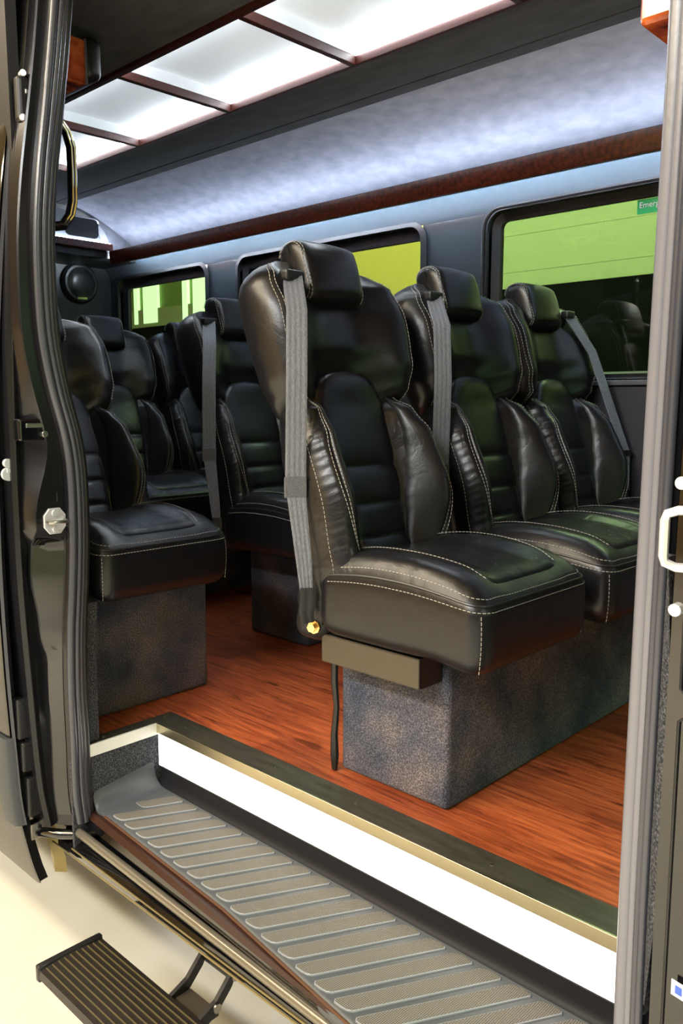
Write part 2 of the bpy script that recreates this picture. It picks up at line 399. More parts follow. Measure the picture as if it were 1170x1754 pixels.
# far wall with window holes : x ranges, z ranges
WINS = [(-5.0, -4.05), (-3.75, -2.44), (-2.08, -.62), (.1, 1.5)]
WZ0, WZ1 = 1.10, 1.79
wl = MB()
xs = [-5.15] + [v for q in WINS for v in q] + [2.2]
wprof = [(YW, WZ1), (YW - .012, 1.835), (YW - .035, 1.865), (YW - .075, 1.890), (YW - .13, 1.897), (YW - .17, 1.897)]
extrude_x(wl, wprof, -5.15, 2.2)
for a, b in zip(xs[0::2], xs[1::2]): wl.box(a, b, YW, YW + .05, WZ0, WZ1)
wl.box(-5.15, 2.2, YW, YW + .05, 0, WZ0)
wl.build('wall_right', WALLM, None, True)['kind'] = 'structure'
def rrect(x0, x1, z0, z1, r, n=6):
    pts = []
    for cx, cz, a0 in ((x1 - r, z1 - r, 0), (x0 + r, z1 - r, 90), (x0 + r, z0 + r, 180), (x1 - r, z0 + r, 270)):
        for k in range(n + 1):
            a = math.radians(a0 + 90 * k / n); pts.append((cx + r * math.cos(a), cz + r * math.sin(a)))
    return pts
for i, (a, b) in enumerate(WINS):
    wn = empty('window_%d' % (i + 1), ((a + b) / 2, YW, WZ0), kind='structure')
    fr = MB()
    outer = rrect(a - .03, b + .03, WZ0 - .03, WZ1 + .02, .09); mid = rrect(a, b, WZ0, WZ1, .07)
    top = 1.755 if i == 2 else 1.735
    inn = rrect(a + .035, b - .035, WZ0 + .01, top, .03)
    fr.loft([[(x, YW - .012, z) for x, z in outer], [(x, YW - .018, z) for x, z in mid], [(x, YW + .02, z) for x, z in mid], [(x, YW + .035, z) for x, z in inn], [(x, YW + .06, z) for x, z in inn]], True, False)
    fr.build('window_frame', WALLD, wn)
    gl = MB(); gl.box(a + .03, b - .03, YW + .05, YW + .054, WZ0, top + .005); gl.build('glass', GLASSG, wn, False)
    if i == 1:
        pnl = MB(); pnl.box(a + .03, a + .62, YW + .045, YW + .049, WZ0, top + .005); pnl.build('blank_panel', WALLD, wn, False)
    if i == 2:
        for rr in (.010,):
            sl = MB(); q = rrect(a - .02, b + .02, WZ0 - .02, WZ1 + .01, .08); sl.tube([(x, YW - .016, z) for x, z in q] + [(q[0][0], YW - .016, q[0][1])], .008, 6); sl.build('window_gasket', PIPE, wn)
# lower wall furniture ledge and carpet skirt on the far side
g = MB(); g.box(-5.1, 2.2, YW - .035, YW, 1.055, 1.075); g.build('trim_1', plain('grey window ledge', (.10, .10, .11), .4), None, False, .004)['kind'] = 'structure'
g = MB(); g.box(-5.1, 2.2, YW - .02, YW, .62, 1.05); g.build('trim_2', plain('dark purple grey side panel', (.030, .027, .036), .55), None, False)['kind'] = 'structure'
g = MB(); g.box(-5.1, 2.2, YW - .03, YW, 0, .62); g.build('baseboard_right', CARPET, None, False)['kind'] = 'structure'
g = MB(); g.box(-5.2, -5.12, 1.15, YW + .05, 0, 2.24); g.build('wall_rear', WALLD, None, False)['kind'] = 'structure'
g = MB(); g.box(-5.15, -2.20, 1.055, 1.085, 0, 2.24); g.build('wall_left', WALLD, None, False)['kind'] = 'structure'
g = MB(); g.box(-.36, 2.2, 1.05, 1.10, -.4, .95); g.box(-.36, .1, 1.05, 1.1, .95, 2.24); g.box(1.4, 2.2, 1.05, 1.1, .95, 2.24); g.box(.1, 1.4, 1.05, 1.1, 1.75, 2.24)
g.build('wall_left_front', WALLD, None, False)['kind'] = 'structure'
g = MB(); g.box(2.2, 2.25, 1.05, YW, 0, .9); g.box(2.2, 2.25, 1.05, YW, 1.95, 2.24); g.build('wall_front_van', WALLD, None, False)['kind'] = 'structure'
g = MB(); g.box(2.22, 2.224, 1.05, YW, .9, 1.95); g.build('window_9', tinted('windscreen glass', (.55, .80, .62)), None, False)['kind'] = 'structure'
g = MB(); g.box(-2.2, -.36, 1.13, 1.22, 2.13, 2.24); g.build('trim_3', SUEDE, None, False)['kind'] = 'structure'
# under body (dark) so nothing shines through
g = MB(); g.box(-5.1, 2.2, 1.42, 3.0, -.3, -.04); g.box(-5.1, -2.25, 1.15, 1.45, -.3, -.04); g.build('trim_4', BLACKS, None, False)['kind'] = 'structure'

# ---- burl strip with its two led strips
bs = empty('burl_trim_strip', (-1.3, 2.85, 1.83), 'long dark red burl strip along the far side below the suede cove, lit above and below', 'trim strip')
g = MB(); extrude_x(g, [(2.862, 1.834), (2.852, 1.834), (2.849, 1.838), (2.845, 1.908), (2.848, 1.912), (2.862, 1.912)], -4.70, 2.0, True); g.build('burl_board', BURL, bs)
g = MB(); g.box(-4.68, 2.0, 2.862, 2.915, 1.846, 1.851); g.box(-4.68, 2.0, 2.913, 2.916, 1.846, 1.8595); g.build('led_shade_channel', BLACKS, bs, False)  # hidden channel, its lip shaped to cut off the light washing the wall
g = MB(); g.box(-4.66, 2.0, 2.868, 2.888, 1.903, 1.907); a1 = g.build('upper_led_strip', LED, bs, False); tag(a1, 'glowing cool white light strip above the board')
g = MB(); g.box(-4.66, 2.0, 2.900, 2.908, 1.851, 1.863); g.build('lower_led_strip', LEDL, bs, False)
g = MB(); extrude_x(g, [(2.862, 1.899), (3.0, 1.899), (3.07, 1.925), (3.09, 2.2)], -4.7, 2.0); g.build('backing_ledge', BLACKS, bs, False)

# ---- ceiling light : frame and panels
FRAMEM = plain('dark mahogany frame', (.035, .007, .004), .45, spec=.25)
LF = empty('ceiling_light_frame', (-2.3, 1.97, 2.14), 'dark red wooden grid frame around the lit ceiling panels', 'light frame')
fx = [-4.01, -3.385, -2.733, -2.058, -1.40, -.72]
g = MB(); g.box(-4.03, -.70, 1.695, 1.72, 2.135, 2.165); g.box(-4.03, -.70, 2.215, 2.238, 2.135, 2.165); g.build('side_rail', FRAMEM, LF, False, .003)
for x in fx:
    g = MB(); g.box(x - .012, x + .012, 1.72, 2.215, 2.135, 2.165); g.build('crossbar', FRAMEM, LF, False, .003)
plabels = ['dim small lit panel at the rear end of the ceiling light', 'second lit ceiling panel from the rear, half hidden by the door pillar',
           'large frosted lit ceiling panel in the middle, fully in view', 'lit ceiling panel cut by the top edge of the picture',
           'lit ceiling panel at the front end above the doorway']
for i in range(5):
    a, b = fx[i] + .012, fx[i + 1] - .012
    if i == 4: continue
    p = empty('ceiling_light_panel', ((a + b) / 2, 1.97, 2.165), plabels[i], 'light panel', 'lit panels in the ceiling')
    g = MB(); g.box(a, b, 1.72, 2.215, 2.205, 2.209); g.build('diffuser', DIFF, p, False)
    g = MB(); g.box(a, b, 1.716, 1.72, 2.165, 2.209); g.box(a, b, 2.216, 2.22, 2.165, 2.209); g.box(a - .004, a, 1.72, 2.215, 2.165, 2.209); g.box(b, b + .004, 1.72, 2.215, 2.165, 2.209)
    g.build('panel_rim', plain('white panel rim', (.8, .83, .86), .5), p, False)
    g = MB(); g.box(a + .01, b - .01, 2.205, 2.213, 2.170, 2.174); g.box(a + .01, b - .01, 1.722, 1.727, 2.170, 2.174); g.build('led_strip', LEDP, p, False)

# ---- overhead pieces
oc = empty('overhead_console', (-.3, 1.55, 1.655), 'glossy orange burl console hanging from the ceiling above the front door pillar', 'console')
g = MB(); g.box(-.704, .5, 1.50, 1.95, 1.655, 1.98); g.build('burl_housing', BURLO, oc, False, .012)
g = MB(); g.box(-.68, .3, 1.485, 1.50, 1.712, 1.90); tag(g.build('front_panel', GREYP, oc, False, .006), 'pale grey front panel')
lc = empty('overhead_cabinet', (-2.6, 1.3, 1.95), 'small orange burl end panel of the overhead box behind the rear door pillar', 'cabinet')
g = MB(); g.box(-2.75, -2.452, 1.25, 1.425, 1.965, 2.10); g.build('burl_panel', BURLO, lc, False, .006)
g = MB(); g.box(-2.452, -2.446, 1.420, 1.428, 1.965, 2.10); g.build('edge_highlight', CHROME, lc, False)  # added bright strip standing in for the highlight on the panel edge
g = MB(); v, f = pillow((.14, .032, .065), .025, 8, None, (-2.60, 1.462, 2.06)); g.add(v, f); g.build('black_housing', BLACKS, lc)

# ---- rear air unit
au = empty('rear_air_unit', (-4.75, 2.3, 1.95), 'pale grey rounded air unit with a dark opening at the rear ceiling corner', 'air unit')
g = MB(); rings = []
arc = [(1.3, 1.955)] + [(1.3, 2.16)] + [(2.45 + .41 * math.sin(a), 1.955 + .205 * math.cos(a)) for a in [k * PI / 24 for k in range(13)]]
for x in (-4.72, -5.1): rings.append([(x, y, z) for y, z in arc])
g.loft(rings)
g.build('housing', GREYP, au, True, .006)
g = MB(); arc2 = [(1.3, 1.965)] + [(1.3, 2.12)] + [(2.42 + .38 * math.sin(a), 1.965 + .165 * math.cos(a)) for a in [k * PI / 24 for k in range(13)]]
g.loft([[(x, y, z) for y, z in arc2] for x in (-4.712, -4.73)]); tag(g.build('recess_ring', plain('grey recessed panel', (.36, .39, .42), .4), au), 'darker recessed inner panel')
g = MB(); g.loft([[(x, y, z) for y, z in rrect(2.56, 2.78, 1.975, 2.085, .03)] for x in (-4.705, -4.72)]); tag(g.build('air_opening', BLACKS, au), 'black opening')
g = MB(); q = rrect(2.555, 2.785, 1.97, 2.09, .032); g.tube([(-4.705, y, z) for y, z in q[:16]], .005, 6); g.build('chrome_lip', CHROME, au)
g = MB(); g.box(-4.700, -4.690, 1.3, 2.85, 1.9535, 1.957); g.build('led_strip', LED, au, False)  # added strip that brightens the air unit housing
g = MB(); g.box(-4.74, -4.68, 1.2, 2.862, 1.91, 1.953); g.build('burl_edge', BURL, au, False, .003)
g = MB(); g.box(-5.12, -4.72, 1.2, 3.05, 1.87, 1.912); g.build('rear_shelf_panel', BLACKS, au, False)

g = MB(); g.box(-4.76, -4.724, 2.40, 3.12, 1.90, 2.22); g.build('closing_panel', COVE, au, False)
sp = empty('ceiling_speaker', (-5.1, 2.865, 1.76), 'round black speaker on the dark rear wall under the air unit', 'speaker')
g = MB(); g.tube([(-5.118, 2.865, 1.76), (-5.10, 2.865, 1.76), (-5.085, 2.865, 1.76)], [.13, .13, .115], 28); g.build('ring', BLACKS, sp)
g = MB(); g.tube([(-5.086, 2.865, 1.76), (-5.075, 2.865, 1.76), (-5.07, 2.865, 1.76)], [.1, .085, .04], 24); g.build('cone', plain('speaker cone', (.02, .02, .022), .3), sp)
g = MB(); g.box(-5.084, -5.078, 2.83, 2.90, 1.655, 1.668); tag(g.build('badge', CHROME, sp, False), 'small bright badge at the lower rim')

# ---- grab handle
gh = empty('grab_handle', (-2.3, 1.26, 1.62), 'black and chrome grab handle behind the rear door pillar', 'handle')
pts = [(-2.3, 1.20, 1.80), (-2.3, 1.245, 1.79), (-2.3, 1.268, 1.76), (-2.3, 1.28, 1.72), (-2.3, 1.28, 1.65), (-2.3, 1.278, 1.57), (-2.3, 1.268, 1.53), (-2.3, 1.245, 1.50), (-2.3, 1.20, 1.49)]
g = MB(); g.tube(pts, .014, 10); g.build('grip', BLACKP, gh)
g = MB(); g.tube([(x + .012, y + .006, z) for x, y, z in pts], .0035, 6); g.tube([(x + .014, y - .005, z) for x, y, z in pts], .003, 6); g.build('chrome_strip', CHROME, gh)

# ================================================================== DOORWAY : pillars, seals, sills
YS = [(-.235, 1.150), (-.13, 1.139), (.02, 1.139), (.20, 1.139), (.36, 1.146), (.50, 1.158), (.64, 1.166), (.80, 1.166), (.90, 1.155), (1.03, 1.124), (1.16, 1.103), (1.30, 1.098), (1.45, 1.102), (1.60, 1.118), (1.75, 1.141), (1.90, 1.163), (2.05, 1.182), (2.2, 1.20)]
YO = [(-.235, 1.05), (-.10, 1.030), (.25, 1.012), (.50, 1.003), (.82, 1.003), (1.13, 1.010), (1.37, 1.028), (1.60, 1.050), (1.89, 1.090), (2.04, 1.112), (2.2, 1.135)]
zs = [-.235 + i * .04 for i in range(62)]
rp = empty('trim_5', (-2.15, 1.1, -.23), kind='structure')
g = MB()
def psec(z):
    ys = cr(YS, z); yo = cr(YO, z)
    k = interp([(.0, .85), (.08, .85), (.14, 1), (.60, 1), (.63, .1), (2, .05)], z); w_ = interp([(0, .026), (.26, .028), (.36, .052), (.52, .082), (.68, .082), (.9, .03), (2, .02)], z)
    return [(-2.16, ys + .034, z), (-2.135, ys + .020, z), (-2.130, ys - .034, z), (-2.142, ys - .038, z), (-2.142 - .040 * k, ys - .040 - w_, z), (-2.142 - .052 * k - .004, ys - .044 - w_, z),
            (-2.192, (ys - .044 - w_) * .5 + yo * .5, z), (-2.192, yo + .03, z), (-2.183, yo + .012, z), (-2.19, yo, z), (-2.22, yo - .002, z), (-2.32, yo, z)]
g.loft([psec(z) for z in zs], False); g.build('pillar_panel', PAINTD, rp, True, 0, 25)
g = MB(); zp = [-.20 + k * .02 for k in range(42)]
def gsec(z):
    q = psec(z); a, b = Vector(q[3]), Vector(q[4]); o_ = Vector((.0015, -.001, 0))
    return [a.lerp(b, .06) + o_, a.lerp(b, .5) + o_, a.lerp(b, .94) + o_]
g.loft([gsec(z) for z in zp], False); tag(g.build('gloss_recess', BLACKP, rp, True, 0, 40), 'glossy recessed strip')
# recessed striker panel between flanges
def seal(mb, path, rads, offs):
    for r, (dx, dy) in zip(rads, offs):
        mb.tube([(x + dx, y + dy, z) for x, y, z in path], r, 10)
sealpath = [(-2.118, cr(YS, z) - .018, z) for z in [-.22 + i * .03 for i in range(82)]]
sl = empty('door_seal', (-2.12, 1.15, -.2), 'grey ribbed rubber door seal curving down the rear pillar', 'door seal')
g = MB(); seal(g, sealpath, [.0115], [(0, -.010)]); g.build('outer_lip', RUBBER, sl)
g = MB(); seal(g, sealpath, [.0085], [(.005, .006)]); g.build('middle_lip', RUBBER, sl)
g = MB(); seal(g, sealpath, [.0075], [(.002, .019)]); g.build('inner_lip', RUBBER, sl)
g = MB(); seal(g, sealpath, [.009], [(-.004, .032)]); g.build('trim_lip', PIPE, sl)
# carpet edge beside the seal, below the seat
g = MB(); g.loft([[(-2.16, cr(YS, z) + .018, z), (-2.135, cr(YS, z) + .03, z), (-2.135, cr(YS, z) + .062, z), (-2.2, cr(YS, z) + .075, z)] for z in [0 + i * .03 for i in range(15)]], True); g.build('carpet_edge', CARPET2, rp)
# flange seams on pillar
g = MB()
g.tube([(-2.186, cr(YO, z) + .012, z) for z in zs], .003, 6)
g.build('flange_bead', METAL if False else BLACKS, rp)
# pillar hardware (bracket, pyramid cover, bolts)
g = MB(); g.box(-2.19, -2.150, 1.012, 1.098, .890, .950); g.build('guide_bracket', BLACKP, rp, False, .006)
g = MB(); g.box(-2.158, -2.146, 1.03, 1.09, .926, .938); g.cyl((-2.150, 1.080, .908), (1, 0, 0), .009, .01); tag(g.build('guide_plate', METAL, rp, False, .002), 'bright steel plate and bolt')
g = MB(); pz = .79; ypz = cr(YS, .77)
v = [(-2.19, ypz - .105, .745), (-2.142, ypz - .06, .745), (-2.19, ypz - .105, .72), (-2.142, ypz - .06, .72), (-2.165, ypz - .075, .815)]
g.add(v, [(0, 1, 4), (0, 2, 3, 1), (0, 4, 2), (1, 3, 4)]); g.build('pyramid_cover', BLACKS, rp, False)
g = MB(); g.cyl((-2.165, 1.128, 1.895), (1, -.2, 0), .012, .012, 16); g.cyl((-2.155, 1.126, 1.895), (1, -.2, 0), .007, .01, 6); tag(g.build('bolt', GOLD, rp), 'gold coloured bolt')
g = MB()
for y, z in ((1.078, 1.835), (1.072, 1.725)): g.cyl((-2.175, y, z), (1, -.2, 0), .008, .02, 14)
g.build('bolt', ZINC, rp)
g = MB(); g.box(-2.19, -2.16, 1.06, 1.12, 1.715, 1.83); g.build('roller_cover', BLACKS, rp, False, .01)
g = MB(); g.box(-2.19, -2.155, 1.078, 1.10, 1.785, 1.797); g.build('roller_arm', METAL, rp, False, .002)

# striker plates
def striker(name, c, ux, uy, label, w=.045, h=.050):
    e = empty(name, c, label, 'latch striker', None)
    ux = Vector(ux).normalized(); uz = Vector((0, 0, 1)); n = ux.cross(uz).normalized() * uy
    C0 = Vector(c); g = MB()
    octo = [(-w, -h * .45), (-w * .5, -h), (w * .5, -h), (w, -h * .45), (w, h * .45), (w * .5, h), (-w * .5, h), (-w, h * .45)]
    g.loft([[C0 + ux * a + uz * b for a, b in octo], [C0 + ux * a + uz * b + n * .008 for a, b in octo]])
    g.build('plate', ZINC, e, False, .002)
    g = MB(); g.tube([C0 + ux * -.026 + n * .006, C0 + ux * -.026 + n * .028, C0 + ux * -.018 + n * .034, C0 + ux * .018 + n * .034, C0 + ux * .026 + n * .028, C0 + ux * .026 + n * .006], .005, 8); g.build('loop', METAL, e)
    for s in (-1, 1):
        g = MB(); g.cyl(C0 + uz * s * h * .62 + n * .006, n, .009, .006, 14); g.build('screw', ZINC, e)
    return e
striker('latch_striker', (-2.146, 1.096, .668), (.0, 1, 0), 1, 'white octagonal latch plate with a loop on the rear door pillar', .032, .036)

# front pillar : grey seal, carpet edge, slanted gloss jamb
zs2 = [-.30 + i * .05 for i in range(52)]
def XF(z): return lin([(-.3, -.474), (.3, -.474), (1.4, -.464), (2.3, -.462)], z) - .006 * math.sin(PI * max(0, min(1, (z + .3) / 2.4)))
fs = empty('door_seal', (-.47, 1.1, -.3), 'broad grey ribbed rubber seal with painted bright streaks down the front edge of the doorway', 'door seal')
g = MB(); g.tube([(XF(z) + .004, 1.108, z) for z in zs2], .014, 12); g.build('inner_lip', RUBBERL, fs)
g = MB(); g.tube([(XF(z) + .019, 1.094, z) for z in zs2], .008, 10); g.build('middle_lip', RUBBERL, fs)
g = MB(); g.tube([(XF(z) + .030, 1.084, z) for z in zs2], .0065, 10); g.tube([(XF(z) + .040, 1.076, z) for z in zs2], .006, 10); g.build('outer_lip', RUBBER, fs)
fp = empty('trim_6', (-.4, 1.08, -.3), kind='structure')
g = MB(); g.loft([[(XF(z) + .0, 1.12, z), (XF(z) + .035, 1.088, z), (XF(z) + .055, 1.070, z), (XF(z) + .062, 1.058, z), (XF(z) + .066, 1.048, z), (XF(z) + .26, 1.012, z), (XF(z) + .28, .985, z), (XF(z) + .3, .965, z), (XF(z) + .6, .96, z)] for z in zs2], False)
g.build('pillar_panel', BLACKP, fp, True, 0, 25)
g = MB(); g.loft([[(XF(z) + .046, 1.074, z), (XF(z) + .056 , 1.060, z), (XF(z) + .056 + .016 * math.sin(PI * (z - .15) / .65), 1.050, z), (XF(z) + .060, 1.07, z)] for z in [.15 + i * .025 for i in range(27)]], True); g.build('carpet_edge', CARPET2, fp)
# white U striker on front pillar
e = empty('latch_striker', (-.40, 1.03, .83), 'white U shaped latch striker on the front door pillar', 'latch striker')
g = MB(); pl = [(-.355, 1.025, .866), (-.395, 1.012, .866), (-.407, 1.008, .861), (-.409, 1.007, .853), (-.409, 1.007, .808), (-.407, 1.008, .800), (-.395, 1.012, .795), (-.355, 1.025, .795)]
g.tube(pl, .006, 8); g.build('loop', ZINC, e)
for z in (.90, .742):
    g = MB(); g.cyl((-.392, 1.022, z), (0, -1, 0), .008, .014, 14); g.build('bolt', ZINC, e)
# door panel recess lines / label on the front pillar
g = MB()
for z0, z1 in ((.28 - .55, .60), (.62, 1.02)):
    pts = [(XF(.3) + .2, 1.022, z0), (XF(.3) + .098, 1.041, z0), (XF(.3) + .086, 1.043, z0 + .012), (XF(.3) + .086, 1.043, z1 - .012), (XF(.3) + .098, 1.041, z1), (XF(.3) + .2, 1.022, z1)]
    g.tube(pts, .002, 6)
g.build('recess_edge', BLACKS, fp)
lb = empty('pillar_label', (-.352, .975, .27), 'white label with blue marks low on the front door pillar', 'label')
d = Vector((.18, -.035, 0)).normalized(); nrm = Vector((-.035, -.18, 0)).normalized()
g = MB(); c0 = Vector((XF(.27) + .100, 1.039, .215)) + nrm * .004
g.add([c0, c0 + d * .09, c0 + d * .09 + UP * .022, c0 + UP * .022, c0 + nrm * .001, c0 + d * .09 + nrm * .001, c0 + d * .09 + UP * .022 + nrm * .001, c0 + UP * .022 + nrm * .001], [(0, 1, 2, 3), (4, 5, 6, 7), (0, 1, 5, 4), (3, 2, 6, 7), (0, 3, 7, 4), (1, 2, 6, 5)]); g.build('sheet', LABEL, lb, False)
g = MB()
for k, (a, b) in enumerate(((.006, .016), (.034, .037), (.045, .049))):
    q = c0 + nrm * .0016
    g.add([q + d * a + UP * .005, q + d * b + UP * .005, q + d * b + UP * .017, q + d * a + UP * .017], [(0, 1, 2, 3)])
g.build('blue_print', BLUE, lb, False)

# exit sticker on the far window : white lettering at its top
st = empty('window_sticker', (-1.30, YW + .048, 1.70), 'green sticker with white lettering at the top of the big window', 'sticker')
g = MB(); g.box(-1.446, -1.10, YW + .044, YW + .046, 1.697, 1.750); g.build('green_sheet', GREENL, st, False)
cu = bpy.data.curves.new('lettering', 'FONT'); cu.body = 'Emergency'; cu.size = .030 * S; cu.extrude = .0004
to = bpy.data.objects.new('lettering', cu); COL.objects.link(to); dg = bpy.context.evaluated_depsgraph_get()
me = bpy.data.meshes.new_from_object(to.evaluated_get(dg)); bpy.data.objects.remove(to)
me.materials.append(WHITE); tm = bpy.data.objects.new('lettering', me); COL.objects.link(tm)
tm.parent = st; tm.location = Vector((-1.438 + 1.30, -.0055, .019)) * S; tm.rotation_euler = (PI / 2, 0, 0)

# ---- sliding door seen edge on at the left
DY = [(-.428, 1.039), (-.347, 1.016), (-.169, .983), (0, .973), (.28, .962), (.6, .960), (1.0, .975), (1.3, 1.000), (1.604, 1.036), (1.892, 1.084), (2.043, 1.107), (2.2, 1.135)]
zd = [-.42 + i * .05 for i in range(53)]
sd = empty('door_1', (-2.7, 1.0, -.4), kind='structure')
g = MB(); g.loft([[(-3.5, cr(DY, z) - .0, z), (-2.235, cr(DY, z), z), (-2.225, cr(DY, z) + .004, z), (-2.23, cr(DY, z) + .008, z), (-3.5, cr(DY, z) + .008, z)] for z in zd], True)
g.build('door_skin', BLACKP, sd, True, 0, 30)
g = MB(); g.loft([[(-2.245, cr(DY, z) + .008, z), (-2.235, cr(DY, z) + .009, z), (-2.24, cr(DY, z) + .035, z), (-2.6, cr(DY, z) + .04, z), (-2.6, cr(DY, z) + .009, z)] for z in zd], True)
g.build('inner_shell', PAINTD, sd)
g = MB(); g.loft([[(-2.222, cr(DY, z) + .008, z), (-2.218, cr(DY, z) + .016, z), (-2.228, cr(DY, z) + .018, z)] for z in zd[4:]], True); g.build('edge_seal', RUBBER, sd)
g = MB(); g.loft([[(-2.235, cr(DY, z) - .012, z), (-2.225, cr(DY, z) - .004, z), (-2.22, cr(DY, z) + .012, z), (-2.3, cr(DY, z) + .012, z), (-2.3, cr(DY, z) - .012, z)] for z in [-.22 + i * .03 for i in range(10)]], True)
g.build('cladding_end', plain('dark grey cladding', (.035, .042, .048), .5), sd)
g = MB(); g.tube([(-2.26, 1.04, -.27), (-2.22, 1.055, -.262), (-2.17, 1.085, -.262), (-2.13, 1.12, -.262), (-2.09, 1.135, -.25), (-2.06, 1.14, -.235)], [.010, .014, .015, .015, .012, .01], 10); g.build('guide_arm', BLACKP, sd)
g = MB(); g.box(-2.27, -2.235, 1.025, 1.06, -.285, -.235); g.build('arm_mount', METAL, sd, False, .004)
for y, z in ((1.02, -.03), (1.025, .03), (1.02, -.12), (1.03, -.17)):
    g = MB(); g.cyl((-2.23, y, z), (1, 0, 0), .006, .008, 10); g.build('screw', ZINC, sd)
g = MB()
for z0, z1, yy in ((.04, .16, 1.012), (-.06, .03, 1.02), (-.2, -.08, 1.03)): g.box(-2.25, -2.21, yy - .02, yy + .018, z0, z1)
g.build('hinge_block', BLACKS, sd, False, .008)
g = MB(); g.cyl((-2.21, 1.0, .80), (1, 0, 0), .018, .012, 18); g.cyl((-2.21, 1.0, .83), (1, 0, 0), .012, .014, 18); g.box(-2.212, -2.195, .995, 1.02, .805, .815); g.build('door_latch', ZINC, sd)
# mud-flap like reflector behind the door bottom
g = MB(); g.loft([[(-2.33, cr(DY, z) + .10, z), (-2.30, cr(DY, z) + .125, z), (-2.40, cr(DY, z) + .125, z)] for z in (-.47, -.42, -.36, -.30, -.22)], True); g.build('inner_flap', plain('ochre plastic flap', (.35, .27, .08), .4), sd)

# ---- edge trim around the step well
et = empty('step_edge_trim', (-1.3, 1.42, 0), 'dark metal edge strip with a champagne lip along the wood floor above the lit riser', 'edge trim')
g = MB(); g.add([(-2.17, 1.17, .003), (-2.12, 1.17, .003), (-2.12, 1.393, .003), (-.46, 1.393, .003), (-.46, 1.478, .003), (-2.17, 1.478, .003)], [(0, 1, 2, 3, 4, 5)])
g.box(-2.17, -.46, 1.393, 1.478, -.004, .0028); g.build('top_strip', DTRIM, et, False)
g = MB(); g.box(-2.12, -.46, 1.387, 1.393, -.026, .005); g.build('lip', BRASS, et, False, .001)
g = MB(); g.box(-2.122, -2.116, 1.15, 1.393, -.032, .004); tag(g.build('end_lip', plain('lip with bright reflection', (.80, .80, .74), .35), et, False), 'end lip with a white reflection in its colour')  # white colour stands in for the bright reflection on the metal lip
for x in (-2.145, -2.03, -1.62, -1.32, -.92, -.62):
    g = MB(); g.cyl((x, 1.437, .003), (0, 0, 1), .004, .0015, 10); g.build('screw', METAL, et)
g = MB(); g.cyl((-2.145, 1.22, .003), (0, 0, 1), .005, .002, 10); g.build('screw', METAL, et)
# ---- lit riser
lr = MB(); lr.box(-2.115, -.46, 1.391, 1.397, -.132, -.026); tag(lr.build('lit_step_riser', RISER, None, False), 'glowing white riser panel between the floor edge and the black step', 'light panel')
g = MB(); g.box(-2.13, -2.12, 1.10, 1.40, -.30, -.032); g.build('trim_7', CARPET2, None, False)['kind'] = 'structure'
# ---- step
es = empty('entry_step', (-1.3, 1.2, -.21), 'dark grey moulded rubber entry step with rows of ribbed grip pads', 'step')
g = MB()
EDG = [(-2.15, 1.170), (-1.46, 1.124), (-.98, 1.060), (-.46, 1.0)]
def EY(x): return lin(EDG, x)
def tread(x):
    e = EY(x); return [(e + .004, -.232), (e, -.208), (e + .006, -.196), (e + .018, -.193), (1.365, -.188), (1.374, -.186)]
prof = []
xs_ = [-2.06 + 1.6 * k / 16 for k in range(17)]
g.loft([[(x, y, z) for y, z in tread(x)] for x in xs_], False)
g.build('step_tray', STEPR, es, True, 0, 50)
g = MB(); g.loft([[(x, 1.372, -.187), (x, 1.378, -.184), (x, 1.384, -.176), (x, 1.387, -.165), (x, 1.388, -.132), (x, 1.394, -.130)] for x in (-2.10, -.46)], False)
tag(g.build('riser_skirt', plain('matt black skirt', (.010, .010, .012), .55, spec=.25), es), 'dark satin skirt under the lit panel')
g = MB(); rings = []
for k in range(9):
    a = k / 8 * PI / 2
    x = -2.058 - .060 * math.sin(a); dz = .072 * (1 - math.cos(a)) ** 1.2
    rings.append([(x, y, z + dz * (1 if y > 1.19 else .75) * (1 if y < 1.37 else .9)) for y, z in tread(-2.06)])
g.loft(rings, False); g.build('end_cove', STEPR, es)
g = MB(); g.tube([(x, EY(x) + .002, -.199) for x in xs_], .004, 6); g.build('front_bead', plain('brown edge bead', (.10, .05, .03), .25), es)
n = 0
x0 = -2.21
while x0 < -.45:
    ya, yb = EY(min(-.46, x0 + .03)) + .026, 1.360
    # clip near the rear end
    ca = ya; 
    if x0 < -2.03: ca = ya + (-2.03 - x0) / .60
    xa = x0 + (ca - ya) * .60
    if ca < yb - .02 and xa + .1 < -.40:
        dl = Vector((.60, 1, 0)); wv = Vector((.017, 0, 0)); g = MB()
        a = Vector((xa, ca, -.1915)); b = Vector((x0 + (yb - ya) * .60, yb, -.187))
        dd = (b - a).normalized(); r = .014
        def ring(h, rr):
            out = []
            for c, s in ((b, 1), (a, -1)):
                for k in range(5):
                    t = -PI / 2 + PI * k / 4
                    u = math.cos(t) ** .5 * .008 * s if math.cos(t) > 1e-6 else 0; v_ = math.sin(t) * s
                    out.append(c + dd * (u * rr) + Vector((-v_ * .0235 * rr, 0, h)))
            return out
        g.loft([ring(-.004, 1.10), ring(.0016, 1.08), ring(.0026, .98)], True, False, 1); g.loft([ring(.0024, .98), ring(.0028, .96)], True, True, 0)
        g.build('grip_pad', [PADM, RIMM], es, True, 0, 30); n += 1
    x0 += .0655
